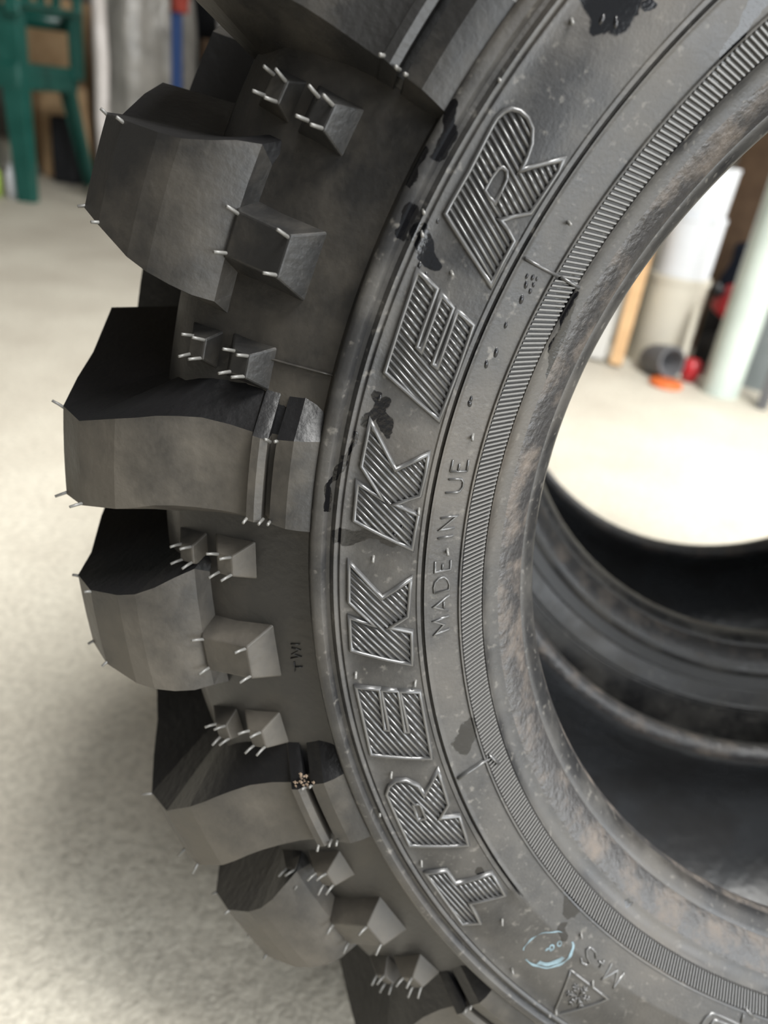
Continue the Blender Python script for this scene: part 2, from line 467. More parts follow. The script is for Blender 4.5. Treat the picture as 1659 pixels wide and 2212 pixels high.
rub_spew = mat('vent_spew_rubber', (.10, .098, .092), .38, .55)
ink = mat('pale_blue_ink', (.16, .24, .28), .5, .4, noise=(220, (.06, .08, .09), .35, .7))
water = mat('water', (.015, .015, .016), .03, .8)
water.node_tree.nodes['Principled BSDF'].inputs['Transmission Weight'].default_value = .45
water.node_tree.nodes['Principled BSDF'].inputs['IOR'].default_value = 1.33
water.node_tree.nodes['Principled BSDF'].inputs['Base Color'].default_value = (.02, .02, .022, 1)


def rev(prof, n, mi=None, th0=0, th1=360):
    """surface of revolution about the axle; mi = material index per profile segment"""
    b = MB()
    full = abs(th1 - th0) >= 359.9
    cols = n if full else n + 1
    for r, z in prof:
        for k in range(cols):
            b.v.append(pol(th0 + (th1 - th0) * k / n, r, z))
    for i in range(len(prof) - 1):
        for k in range(n):
            k2 = (k + 1) % cols
            b.f.append((i * cols + k, i * cols + k2, (i + 1) * cols + k2, (i + 1) * cols + k))
            b.mi.append(mi[i] if mi else 0)
    return b


def outer_profile():
    """from the bead toe over the sidewall to the middle of the bare crown"""
    P = [(.1905, -.0385), (.1908, -.0352), (.1922, -.0315)]
    P += [(.1945, -.0285), (.1960, -.0268), (.1966, -.0266), (.1972, -.0250), (.2005, -.0208), (.2040, -.0172), (.2062, -.0158)]   # heel with its dried mud
    P += [(.2072, -.0155), (.2088, -.0146), (.2104, -.0136), (.2114, -.0122), (.2120, -.0112)]   # channel
    P += [(.2121, -.0118), (.2160, -.0098), (.2199, -.0080), (.2200, -.0066), (.2206, -.0062), (.2211, -.0068)]   # seat of the ribs, fine line
    for r in (.2240, .2275, .2310): P.append((r, A(r)))
    P += [(.2318, A(.2318)), (.2321, A(.2321) + .0003), (.2326, A(.2326) + .0003), (.2328, A(.2328) - .0020), (.2336, A(.2336) - .0021),
          (.2338, A(.2338) + .0002), (.2350, A(.2350) + .0004), (.2355, A(.2355))]
    for r in (.2400, .2450, .2500, .2550, .2585): P.append((r, A(r)))
    P += [(.2600, .0010), (.2606, .0011), (.2612, .0005), (.2619, .0013), (.2626, .0015), (.2633, .0006), (.2640, -.0002), (.2652, -.0003),
          (.2660, .0008), (.2667, .0017), (.2688, .0019), (.2700, .0012), (.2706, .0000), (.2708, -.0040), (.2716, -.0062)]
    for r in (.278, .285, .292, .30, .31, .32, .326, .33, .333, .335): P.append((r, AB(r)))
    P.append((.3362, -.085)); P.append((.3365, MID))
    return P


def inner_profile():
    """from the toe round the inside to the middle"""
    return [(.1905, -.0385), (.1918, -.0412), (.1945, -.0432), (.199, -.0430), (.206, -.0385), (.216, -.0310), (.228, -.0235), (.243, -.0180), (.260, -.0160),
            (.278, -.0190), (.295, -.0260), (.308, -.0360), (.317, -.0500), (.3215, -.0680), (.323, -.0860), (.3235, MID)]


def mirror(P): return [(r, 2 * MID - z) for r, z in P]


def build_carcass(name, side_mat, n=360):
    P = outer_profile()
    full = P + mirror(P)[::-1][1:]
    mi = []
    for i in range(len(full) - 1):
        r = (full[i][0] + full[i + 1][0]) / 2
        z = (full[i][1] + full[i + 1][1]) / 2
        mi.append(1 if .1964 < r < .2056 and z > -.03 else (1 if r < .1925 and z < -.036 else (2 if r > .2707 else 0)))
    b = rev(full, n, mi)
    if side_mat is rub_side:      # the thin groove ends below the T; beyond it the sidewall is plain
        for i, (x, y, z) in enumerate(b.v):
            r = math.hypot(x, y)
            if .2314 < r < .2356 and z > -.05 and not 95 < math.degrees(math.atan2(y, x)) % 360 < 221.5:
                b.v[i] = (x, y, A(r))
    return smooth_by_angle(b.mesh(name, [side_mat, rub_heel, rub_tread]), 38)


def build_liner(name, n=240):
    P = inner_profile()
    full = P + mirror(P)[::-1][1:]
    mi = [1 if (full[i][0] < .204) else 0 for i in range(len(full) - 1)]
    return smooth_by_angle(rev(full, n, mi).mesh(name, [rub_liner, rub_heel]), 60)


def ribs_mesh(name, m_, n=980):
    b = MB()
    for k in range(n):
        t = 360 * k / n
        vs = []
        for r, dt in ((.2124, -.66), (.2196, 0)):
            h0, h1 = interp(r, [.2121, .2199], [-.0118, -.0080]) - .0004, interp(r, [.2121, .2199], [-.0118, -.0080]) + .0013
            w_ = .140
            vs += [pol(t + dt - w_, r, h0), pol(t + dt - w_ * .45, r, h1), pol(t + dt + w_ * .45, r, h1), pol(t + dt + w_, r, h0)]
        b.add(vs, [(0, 1, 5, 4), (1, 2, 6, 5), (2, 3, 7, 6), (3, 2, 1, 0), (4, 5, 6, 7)])
    return b.mesh(name, m_, fix=True)


# ---------------------------------------------------------------- tread lugs, lofted station by station
L_ST = [  # r, z outer, theta top, theta bottom, base r, base z, base top, base bottom
    (.2707, .0000, -3.2, 3.2, .2707, -.0070, -5.0, 3.6),
    (.2745, .0012, -3.1, 3.1, .2750, -.0085, -5.6, 3.7),
    (.2785, .0016, -3.0, 3.0, .2790, -.0095, -5.8, 3.7),
    (.2840, -.0008, -2.75, 2.9, .2840, -.0108, -5.6, 3.6),
    (.2843, -.0075, -2.7, 2.9, .2845, -.0110, -5.6, 3.6),
    (.2864, -.0078, -2.7, 2.9, .2866, -.0118, -5.6, 3.6),
    (.2867, -.0012, -2.65, 2.9, .2870, -.0120, -5.6, 3.6),
    (.2890, .0000, -2.7, 2.85, .2894, -.0128, -5.5, 3.6),
    (.2915, -.0006, -2.75, 2.8, .2918, -.0138, -5.5, 3.6),
    (.2922, -.0048, -2.75, 2.8, .2925, -.0140, -5.5, 3.6),
    (.300, -.0066, -2.85, 2.75, .298, -.0160, -5.4, 3.7),
    (.309, -.0075, -2.9, 2.75, .304, -.0195, -5.2, 3.9),
    (.3165, -.0080, -2.7, 2.8, .309, -.0225, -5.0, 4.1),
    (.3235, -.0085, -2.45, 2.95, .314, -.0255, -4.7, 4.3),
    (.3305, -.0100, -2.05, 3.3, .319, -.0290, -4.3, 4.6),
    (.3375, -.0120, -1.7, 3.6, .3235, -.0350, -4.0, 4.9),
    (.3520, -.0200, -.85, 4.05, .3280, -.0430, -3.3, 5.2),
    (.3630, -.0340, -.9, 4.3, .3320, -.0560, -3.4, 5.4),
    (.3652, -.0520, -1.9, 4.1, .3345, -.0680, -4.3, 5.2),
    (.3664, -.0700, -2.9, 2.6, .3355, -.0780, -5.0, 3.8),
    (.3668, -.0880, -5.3, -.6, .3362, -.0930, -6.6, .4)]
S_ST = [
    (.3085, -.0215, -3.6, 3.6, .3060, -.0240, -4.4, 4.3),
    (.3125, -.0145, -4.4, 4.25, .3090, -.0225, -5.2, 5.0),
    (.3190, -.0118, -4.0, 4.2, .3130, -.0250, -5.2, 5.0),
    (.3260, -.0108, -3.4, 4.0, .3170, -.0275, -4.8, 4.9),
    (.3335, -.0115, -2.9, 3.75, .3210, -.0310, -4.4, 4.8),
    (.3405, -.0135, -2.7, 3.4, .3245, -.0360, -4.1, 4.6),
    (.3530, -.0205, -2.5, 2.5, .3285, -.0440, -3.9, 3.8),
    (.3630, -.0345, -2.45, 2.2, .3325, -.0570, -3.9, 3.5),
    (.3652, -.0540, -2.6, 2.2, .3345, -.0680, -4.2, 3.5),
    (.3664, -.0720, -4.0, 1.6, .3355, -.0780, -5.4, 2.7),
    (.3668, -.0880, -5.0, -.3, .3362, -.0930, -6.2, .8)]


def lug_mesh(name, ST, mirrored=False, rows=()):
    b = MB()
    vs = []
    NS = 5
    for (r, z, t, bt, rb, zb, tb, bb) in ST:
        if mirrored:
            z, zb = 2 * MID - z, 2 * MID - zb
            t, bt, tb, bb = -t, -bt, -tb, -bb
        vs.append(pol(tb, rb - .001, zb))
        for k in range(NS):
            vs.append(pol(t + (bt - t) * k / (NS - 1), r, z))
        vs.append(pol(bb, rb - .001, zb))
    m_ = NS + 2
    fs, mi = [], []
    for i in range(len(ST) - 1):
        for k in range(m_ - 1):
            fs.append((i * m_ + k, i * m_ + k + 1, (i + 1) * m_ + k + 1, (i + 1) * m_ + k))
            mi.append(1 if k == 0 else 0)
    fs.append(tuple(range(m_)))
    fs.append(tuple((len(ST) - 1) * m_ + k for k in range(m_))[::-1])
    b.add(vs, fs)
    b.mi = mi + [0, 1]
    me = b.mesh(name, [rub_tread, rub_wet])
    import bmesh
    bm = bmesh.new(); bm.from_mesh(me)
    bm.verts.ensure_lookup_table()
    for f in bm.faces: f.smooth = True
    for e in bm.edges:
        i0, i1 = e.verts[0].index, e.verts[1].index
        r0, r1, k0, k1 = i0 // m_, i1 // m_, i0 % m_, i1 % m_
        if (len(e.link_faces) == 2 and e.calc_face_angle(0) > math.radians(30)) or (r0 == r1 and r0 in rows) or (k0 == k1 and k0 in (1, NS)):
            e.smooth = False
    bm.to_mesh(me); bm.free()
    return me


def block_mesh(name, r0, r1, rf, wt, wb, ht):
    """stone ejector block: flat top from r0 to r1, long face falling towards the sidewall to rf"""
    b = MB()
    top = lambda r: AB(r) + ht
    vs = [pol(-wt, r1, top(r1)), pol(wt, r1, top(r1)), pol(wt, r0, top(r0)), pol(-wt, r0, top(r0)),
          pol(-wb, r1 + .003, AB(r1 + .003) - .002), pol(wb, r1 + .003, AB(r1 + .003) - .002), pol(wb, rf, AB(rf) - .001), pol(-wb, rf, AB(rf) - .001)]
    b.add(vs, [(0, 1, 2, 3), (0, 4, 5, 1), (1, 5, 6, 2), (2, 6, 7, 3), (3, 7, 4, 0), (7, 6, 5, 4)])
    return b.mesh(name, rub_tread)


def spew_mesh(name, ln=.0046, r=.00055, bend=.25):
    b = MB()
    b.tube([(0, 0, -.0008), (0, 0, ln * .5), (0, bend * ln * .3, ln)], [r * 1.1, r, r * .9], 8)
    return b.mesh(name, rub_spew, smooth=True)


def ridge(b, pts, w_, h, closed=False, lift=0.0, base=A, mi=0, sub=.004):
    """half-round raised line lying on the sidewall; pts in tyre x,y"""
    P = [Vector((x, y)) for x, y in pts]
    if closed:
        P = P + [P[0]]
    Q, corner = [], []
    for i in range(len(P) - 1):
        k = max(1, int((P[i + 1] - P[i]).length / sub))
        for j in range(k):
            Q.append(P[i].lerp(P[i + 1], j / k))
    if not closed:
        Q.append(P[-1])
    n = len(Q)
    vs = []
    for i, q in enumerate(Q):
        pr = Q[(i - 1) % n] if (closed or i) else q
        nx = Q[(i + 1) % n] if (closed or i < n - 1) else q
        d1 = (q - pr) if (q - pr).length > 1e-9 else (nx - q)
        d2 = (nx - q) if (nx - q).length > 1e-9 else (q - pr)
        d1 = d1.normalized(); d2 = d2.normalized()
        n1 = Vector((-d1.y, d1.x)); n2 = Vector((-d2.y, d2.x))
        mt = n1 + n2
        mt = mt.normalized() if mt.length > 1e-4 else n1
        k = min(1.0 / max(mt.dot(n1), .4), 2.2)
        for a, hh in ((-.5, -.0005), (-.36, h * .72), (-.12, h), (.12, h), (.36, h * .72), (.5, -.0005)):
            v = q + mt * (a * w_ * k)
            vs.append((v.x, v.y, base(v.length) + hh + lift))
    m_ = 6
    fs = []
    for i in range(n if closed else n - 1):
        j = (i + 1) % n
        for k in range(m_ - 1):
            fs.append((i * m_ + k, i * m_ + k + 1, j * m_ + k + 1, j * m_ + k))
    if not closed:
        fs.append(tuple(range(m_))); fs.append(tuple((n - 1) * m_ + k for k in range(m_))[::-1])
    b.add(vs, fs, mi)


def inside(p, poly):
    c = False
    n = len(poly)
    for i in range(n):
        x1, y1 = poly[i]; x2, y2 = poly[(i + 1) % n]
        if (y1 > p[1]) != (y2 > p[1]) and p[0] < (x2 - x1) * (p[1] - y1) / (y2 - y1) + x1:
            c = not c
    return c


def hatch(outline, hole, d, sp):
    """segments of parallel lines clipped to the outline minus the hole"""
    D = (Vector(d[1]) - Vector(d[0])).normalized()
    N = Vector((-D.y, D.x))
    s = [Vector(p).dot(N) for p in outline]
    lo, hi = min(s), max(s)
    k0 = Vector(d[0]).dot(N)
    out = []
    x = k0 - math.floor((k0 - lo) / sp) * sp
    while x < hi:
        ts = []
        for poly in ([outline] + ([hole] if hole else [])):
            for i in range(len(poly)):
                p, q = Vector(poly[i]), Vector(poly[(i + 1) % len(poly)])
                a, c = p.dot(N) - x, q.dot(N) - x
                if (a > 0) != (c > 0):
                    ts.append(p.lerp(q, a / (a - c)).dot(D))
        ts.sort()
        for i in range(0, len(ts) - 1, 2):
            if ts[i + 1] - ts[i] > .0016:
                out.append((N * x + D * (ts[i] + .0003), N * x + D * (ts[i + 1] - .0003)))
        x += sp
    return out


L_TH = [152.2, 179.4, 206.1, 232.4] + [232.4 + 27.98 * k for k in range(1, 10)]
S_TH = [165.8, 191.3, 217.1] + [(232.4 + 27.98 * k + 14.0) for k in range(0, 10)]
PAIR_TH = [158.7, 172.9, 186.0, 199.6, 213.2, 226.0]
SINGLE_TH = [166.2, 192.9, 219.3]
ML, MS = lug_mesh('long_lug', L_ST, rows=(2, 15, 16, 17)), lug_mesh('short_lug', S_ST, rows=(4, 5, 6, 7))
MLo, MSo = lug_mesh('long_lug_far', L_ST, True, (15, 16, 17)), lug_mesh('short_lug_far', S_ST, True, (5, 6, 7))
MSP = spew_mesh('vent_spew')
MSP2 = spew_mesh('short_vent_spew', .0026, .00055, .5)
MB1 = block_mesh('single_block', .2945, .3125, .2850, 1.25, 2.2, .0105)
MBa = block_mesh('outer_pair_block', .2972, .3030, .2895, .72, 1.45, .0085)
MBb = block_mesh('inner_pair_block', .3128, .3180, .3085, .62, 1.2, .0080)


def spew(parent, p, d, me=None, roll=0.0):
    """rubber hair at local point p of its parent, pointing along d"""
    q = Vector(d).to_track_quat('Z', 'Y')
    o = obj('vent_spew', me or MSP, parent, p)
    o.rotation_mode = 'QUATERNION'
    o.rotation_quaternion = q
    return o


random.seed(7)


def build_tyre(label, cen, nrm, detail, n=360, wid=1.0, rad=1.0):
    nz = Vector(nrm).normalized()
    ex = Vector((0, 0, 1)).cross(nz).normalized()
    ey = nz.cross(ex)
    T = Matrix((ex, ey, nz)).transposed()
    root = thing('tyre', label, 'tyre', Vector(cen) + T @ Vector((0, -CEN * rad, MID * wid)))
    root.scale = (rad, rad, wid)
    root.rotation_euler = T.to_euler()
    off = Vector((0, CEN, -MID))
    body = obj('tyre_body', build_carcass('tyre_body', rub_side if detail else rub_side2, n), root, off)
    obj('inner_liner', build_liner('inner_liner'), root, off)
    rb = obj('rim_rib_band', ribs_mesh('rim_rib_band', rub_rib, 900), root, off)
    rb['kind'] = 'stuff'
    vis = lambda t: detail and 128 < (t % 360) < 240
    for (ths, me, nm) in ((L_TH, ML, 'tread_lug'), (S_TH, MS, 'tread_lug')):
        for t in ths:
            o = obj(nm, me, root, off, (0, 0, math.radians(t)))
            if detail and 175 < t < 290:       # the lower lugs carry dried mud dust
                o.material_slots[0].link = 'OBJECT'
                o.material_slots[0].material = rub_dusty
            if vis(t):
                if me is ML:
                    pts = [(17, 'b', .9, .3), (17, 't', .95, .2), (16, 'b', .8, .6), (6, 'b', .4, .9), (8, 'b', .45, .9), (3, 'b', .3, 1),
                           (6, 't', .5, .8), (3, 't', .3, .9), (18, 'b', 1, 0)]
                    ST = L_ST
                else:
                    pts = [(7, 'b', .95, .25), (7, 't', .95, .2), (6, 'b', .85, .5), (6, 't', .85, .5)]
                    ST = S_ST
                for (i, sd, cr, cz) in pts:
                    r, z, tt, bt = ST[i][:4]
                    th = tt + .12 if sd == 't' else bt - .12
                    a = math.radians(th)
                    j = random.uniform(-.25, .25)
                    tang = (-.35 if sd == 't' else .35) + j
                    d = Vector((cr * math.cos(a) - tang * math.sin(a), cr * math.sin(a) + tang * math.cos(a), cz))
                    spew(o, pol(th, r - .0003, z - .0003), d, MSP if i > 8 else MSP2)
    for (ths, me) in ((L_TH, MLo), (S_TH, MSo)):
        for t in ths:
            obj('tread_lug', me, root, off, (0, 0, math.radians(t - 9.4)))
    if not detail:
        return root, off, T
    for (ths, lst) in ((PAIR_TH, ((MBa, .2972, .3030, .72, .0085), (MBb, .3128, .3180, .62, .0080))), (SINGLE_TH, ((MB1, .2945, .3125, 1.25, .0105),))):
        for t in ths:
            for (me, r0, r1, wt, ht) in lst:
                o = obj('tread_block', me, root, off, (0, 0, math.radians(t)))
                bevel(o, .0006, 2)
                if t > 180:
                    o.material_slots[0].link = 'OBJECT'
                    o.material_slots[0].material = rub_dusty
                for r in (r0 + .0006, r1 - .0006):
                    for s in (-1, 1):
                        a = math.radians(s * wt * .86)
                        j = random.uniform(-.2, .2)
                        spew(o, pol(s * wt * .86, r, AB(r) + ht - .0004), (.75 * math.cos(a), .75 * math.sin(a) + .15 * s + j * .6, .7 + j))
    # ---- big outlined and hatched letters
    for key, g in BIG.items():
        ch = key[0]
        b = MB()
        ridge(b, g['o'], .0016, .0014, True)
        if 'h' in g:
            ridge(b, g['h'], .0013, .0010, True)
        o = obj('raised_letter', b.mesh('raised_letter', rub_mark, smooth=True), root, off)
        o['label'] = 'large raised letter %s with hatched face' % ch
        for (p, q) in hatch(g['o'], g.get('h'), g['d'], .00172 if key in ('R1', 'E1', 'K1') else .00178):
            hb = MB()
            ridge(hb, [tuple(p), tuple(q)], .00120, .0010, False, 0, A, 0, .008)
            h_ = obj('hatch_ridge', hb.mesh('hatch_ridge', rub_mark, smooth=True), o)
    # ---- fine lettering and marks
    names = dict(E3='small raised letter E', U='small raised letter U', N='small raised letter N', I='small raised letter I', E4='small raised letter E',
                 D='small raised letter D', A='small raised letter A', M='small raised letter M', S2='small raised letter S', plus='raised plus sign',
                 M2='small raised letter M', tri='raised mountain outline', snow='raised snowflake', logo='raised rounded frame')
    for key, strokes in FINE.items():
        b = MB()
        wdt, hh = (.00085, .0006)
        if key in ('tri', 'logo'):
            wdt, hh = .0011, .0007
        for s in strokes:
            ridge(b, s, wdt if key != 'snow' else .0007, hh)
        nm = 'raised_symbol' if key in ('plus', 'tri', 'snow', 'logo') else 'small_raised_letter'
        o = obj(nm, b.mesh(nm, rub_mark, smooth=True), root, off)
        o['label'] = names[key]
    for i, s in enumerate(TWI):
        b = MB(); ridge(b, s, .0006, .0006, False, 0, AB)
        obj('wear_mark', b.mesh('wear_mark', rub_tread, smooth=True), root, off)
    for s in BARS:
        b = MB(); ridge(b, s, .0013, .0011, False, .0002)
        obj('mould_mark_bar', b.mesh('mould_mark_bar', rub_mark, smooth=True), root, off)
    for (x, y) in NUBS:
        r = math.hypot(x, y)
        spew(root, off + Vector((x, y, A(r) - .0004)), (random.uniform(-.1, .25), -.55 + random.uniform(-.3, .3), .75), MSP2)
    # ---- dried mud crumbs caught on the lower long lug
    b = MB()
    for i in range(26):
        th, r = random.gauss(202.9, .25), random.gauss(.2870, .0016)
        s = random.uniform(.0003, .0009)
        c = Vector(pol(th, r, random.uniform(-.0016, -.0002)))
        b.add([c + Vector(v) * s for v in ((1, 0, 0), (-1, .2, 0), (0, 1, 0), (.2, -1, 0), (0, 0, 1), (0, 0, -1))],
              [(0, 2, 4), (2, 1, 4), (1, 3, 4), (3, 0, 4), (2, 0, 5), (1, 2, 5), (3, 1, 5), (0, 3, 5)])
    o = obj('dried_mud', b.mesh('dried_mud', mat('mud_crumbs', (.12, .09, .065), .9, .2)), root, off)
    o['kind'] = 'stuff'
    # ---- thin flash line standing on the void floor above the long lug
    b = MB()
    ridge(b, [pol(172.2 + (r - .285) * 14, r, 0)[:2] for r in (.271, .276, .281, .286, .291, .296, .301, .306)], .0007, .0011, False, 0, AB)
    obj('mould_flash', b.mesh('mould_flash', rub_tread, smooth=True), root, off)
    # ---- blue ink ring
    (sx, sy) = STAMP[0]
    ra = .0108; rb_ = .0092
    u = (Vector(STAMP[3]) - Vector(STAMP[0])).normalized(); v = Vector((-u.y, u.x))
    def at2(a, r, k=.85):
        q = Vector((sx, sy)) + u * (r * math.cos(a)) + v * (r * math.sin(a) * k)
        return (q.x, q.y, A(q.length) + .00012)
    b = MB()
    def arc(a0, a1, r0, r1, nn=24):
        vs = []
        for i in range(nn + 1):
            a = math.radians(a0 + (a1 - a0) * i / nn)
            vs += [at2(a, r0 * (1 + .03 * math.sin(7 * a))), at2(a, r1 * (1 + .02 * math.sin(11 * a)))]
        b.add(vs, [(2 * i, 2 * i + 1, 2 * i + 3, 2 * i + 2) for i in range(nn)])
    arc(-150, 20, .0096, .0106, 30); arc(-118, -35, .0068, .0090, 20); arc(60, 178, .0100, .0105, 24)
    arc(-40, 200, .0004, .0014, 10); 
    for (dx, dy, s_) in ((.0012, .0012, .0016), (.0042, .0028, .0015)):
        vs = []
        for i in range(13):
            a = 2 * math.pi * i / 12
            for rr in (.55, 1):
                q = Vector((sx, sy)) + u * (dx + s_ * rr * math.cos(a) * .7) + v * (dy + s_ * rr * math.sin(a))
                vs.append((q.x, q.y, A(q.length) + .00012))
        b.add(vs, [(2 * i, 2 * i + 1, 2 * i + 3, 2 * i + 2) for i in range(12)])
    o = obj('ink_stamp', b.mesh('ink_stamp', ink), root, off)
    o['label'] = 'pale blue ring shaped ink stamp'
    return root, off, T


CW = Vector((.24750808, .22418748, -.11251512 + CAM_Z))
NF = Vector((.03181596, -.99069158, .13235536))
front, f_off, f_T = build_tyre('black knobbly off-road tyre in front with large raised lettering on its sidewall', CW, NF, True)
nb = Vector((-.031, -.998, .105)).normalized()
near_toe = Vector((.2676, .5015, .3670))
WID = 1.15      # the rear tyre is a little wider
rear, r_off, r_T = build_tyre('second black tyre standing upright behind, seen through the front tyre hole', near_toe + nb * .0385 * WID, nb, False, 240, WID, .97)

# ---- water drops on the front sidewall
mdrop = MB()
mdrop.lathe([(0.0, .62), (.35, .55), (.7, .36), (.93, .12), (1.0, -.05)][::-1], 16)
MDROP = mdrop.mesh('water_drop', water, smooth=True)
for (x, y), s in DROPS:
    r = math.hypot(x, y)
    lp = Vector((x, y, A(r)))
    o = obj('water_drop', MDROP, None, front.location + f_T @ (f_off + lp))
    o.rotation_euler = (f_T @ Matrix.Rotation(random.uniform(-.3, .3), 3, 'Z')).to_euler()
    k = s * .00022
    o.scale = (k * .85, k * random.uniform(1.2, 1.9), k)
    th = math.degrees(math.atan2(y, x)) % 360
    if r > .2365:
        if th < 160 and y > .16: where = 'in the black wet patch at the top of the sidewall'
        elif th < 168.5: where = 'between the upper letters R and E near the shoulder ridge'
        elif th < 178: where = 'in the splash beside the top tip of the upper K'
        else: where = 'on the wet lower corner of the upper K'
    else:
        where = 'in the cluster below the short raised bar' if th < 162.9 else 'on the smooth band above the small lettering'
    tag(o, 'small clear water drop ' + where, 'water drop', 'water drops ' + where)

# ================================================================ things along the back wall
green = mat('green_plastic', (.004, .060, .047), .28, .5, noise=(14, (.012, .085, .068), .4, .7))
cardboard = mat('cardboard', (.66, .46, .27), .85, .2, noise=(9, (.56, .37, .21), .4, .6))
black_pl = mat('black_plastic', (.012, .013, .016), .55, .4, bump=[(20, .5, .02)])
sheet = mat('grey_plastic_sheeting', (.24, .23, .21), .30, .5, noise=(7, (.38, .36, .33), .4, .65), bump=[(14, .5, .02)])
white_pl = mat('white_plastic', (.60, .62, .65), .35, .5)
cream_pl = mat('cream_plastic', (.50, .47, .40), .5, .4, noise=(6, (.58, .54, .44), .4, .6))
wood = mat('pine_board', (.56, .36, .19), .7, .3, noise=(14, (.46, .28, .14), .4, .62))
wood_d = mat('brown_board', (.20, .13, .085), .75, .3, noise=(14, (.14, .09, .06), .4, .62))
white_wood = mat('white_painted_board', (.50, .49, .46), .6, .3, noise=(12, (.52, .50, .45), .45, .65))
strip_m = mat('milky_plastic', (.40, .37, .35), .4, .5, noise=(9, (.50, .47, .45), .4, .6))
cloth_m = mat('brick_red_cloth', (.20, .035, .025), .9, .2)
red_pl = mat('red_plastic', (.42, .018, .025), .35, .5)
blue_pl = mat('blue_paint', (.010, .035, .12), .5, .4)
pipe_m = mat('pale_green_grey_pipe', (.52, .58, .53), .32, .5, noise=(5, (.44, .50, .46), .4, .6))
grey_m = mat('grey_paint', (.16, .18, .18), .5, .4, noise=(7, (.20, .22, .22), .4, .6))
pot_m = mat('grey_pot', (.11, .11, .115), .45, .4)
orange_m = mat('orange_plastic', (.62, .14, .035), .45, .4)
navy = mat('navy_fabric', (.012, .016, .028), .8, .2, bump=[(60, .4, .004)])
sackm = mat('pale_sack', (.46, .43, .34), .85, .2, noise=(12, (.36, .35, .31), .4, .6), bump=[(22, .6, .02)])
lime_m = mat('lime_plastic', (.42, .60, .10), .4, .4)

# ---- green chair
ch = thing('plastic_chair', 'green moulded plastic garden chair standing left of the tyres', 'chair', (-1.66, 3.20, 0), (0, 0, math.radians(-3)))
b = MB(); b.box((0, 0, .440), (.42, .44, .022))
for s in (-1, 1): b.box((s * .20, 0, .405), (.022, .44, .08))
for s in (-1, 1): b.box((0, s * .21, .405), (.40, .022, .08))
bevel(obj('seat', b.mesh('seat', green), ch), .01, 3)
for sx in (-1, 1):
    for sy, top, foot in ((-1, (.195, -.20), (.225, -.245)), (1, (.195, .19), (.235, .275))):
        b = MB()
        z1 = .62 if sy < 0 else .42
        w1 = .085 if sy < 0 else .07
        w0 = .06 if sy < 0 else .05
        vs = []
        for (x, y, z, w_) in ((foot[0], foot[1], 0, w0), (top[0], top[1], z1, w1)):
            for a, c in ((0, 0), (-w_, 0), (-w_, .012 * -sy), (-w_ * .55, .012 * -sy), (-w_ * .5, .03 * -sy), (-w_ * .4, .012 * -sy), (-.012, .012 * -sy), (-.012, w_ * .8 * -sy), (0, w_ * .8 * -sy)):
                vs.append((sx * (x + a + .01), y + c, z))
        nn = 9
        fs = [(i, (i + 1) % nn, nn + (i + 1) % nn, nn + i) for i in range(nn)] + [tuple(range(nn)), tuple(range(nn, 2 * nn))[::-1]]
        b.add(vs, fs)
        bevel(obj('leg', b.mesh('leg', green), ch), .002, 2)
    b = MB(); b.box((sx * .215, -.005, .63), (.055, .46, .022)); b.box((sx * .215, -.235, .615), (.055, .02, .05))
    bevel(obj('armrest', b.mesh('armrest', green), ch), .009, 3)
    b = MB(); b.box((sx * .215, .205, .52), (.03, .075, .22))
    bevel(obj('arm_post', b.mesh('arm_post', green), ch), .006, 2)
bk = MB()
for sx in (-1, 1): bk.tube([(sx * .20, .20, .40), (sx * .205, .25, .62), (sx * .19, .29, .80)], [.02, .02, .018], 10)
bk.tube([(-.19, .29, .80), (-.10, .30, .835), (.10, .30, .835), (.19, .29, .80)], .02, 10)
bk.box((0, .232, .60), (.41, .02, .06))
bko = obj('backrest', bk.mesh('backrest', green, smooth=True), ch)
for i in range(5):
    b = MB(); b.box((-.12 + .06 * i, .268, .72), (.035, .012, .20), Matrix.Rotation(math.radians(-13), 3, 'X'))
    bevel(obj('back_slat', b.mesh('back_slat', green), bko), .003, 2)


def crate(name, label, cat, loc, d, m_, rz=0.0, bv=.006, group=None, flaps=False):
    if not flaps:
        b = MB(); b.box((0, 0, d[2] / 2), d)
        o = obj(name, b.mesh(name, m_), None, loc, (0, 0, rz))
        return tag(bevel(o, bv, 2), label, cat, group)
    r = thing(name, label, cat, loc, (0, 0, rz), group)
    b = MB(); b.box((0, 0, d[2] / 2), d)
    bevel(obj('box_body', b.mesh('box_body', m_), r), bv, 2)
    for s in (-1, 1):
        b = MB(); b.box((s * d[0] * .25, 0, d[2] + .003), (d[0] * .49, d[1] * .99, .004))
        obj('flap', b.mesh('flap', m_), r)
    return r


crate('cardboard_box', 'tall brown cardboard box behind the green chair', 'box', (-1.80, 4.02, 0), (.36, .26, .70), cardboard, -.25, .008, flaps=True)
crate('cardboard_box', 'open brown cardboard carton seen under the green chair seat', 'box', (-1.64, 3.72, 0), (.19, .10, .375), cardboard, -.3, .008, flaps=True)
crate('storage_box', 'black plastic storage box behind the green chair legs', 'box', (-1.575, 3.58, .0), (.11, .08, .265), black_pl, -.2, .012)
crate('storage_box', 'large black bin standing left of the green chair', 'box', (-2.24, 3.45, 0), (.36, .5, .62), black_pl, .1, .03)


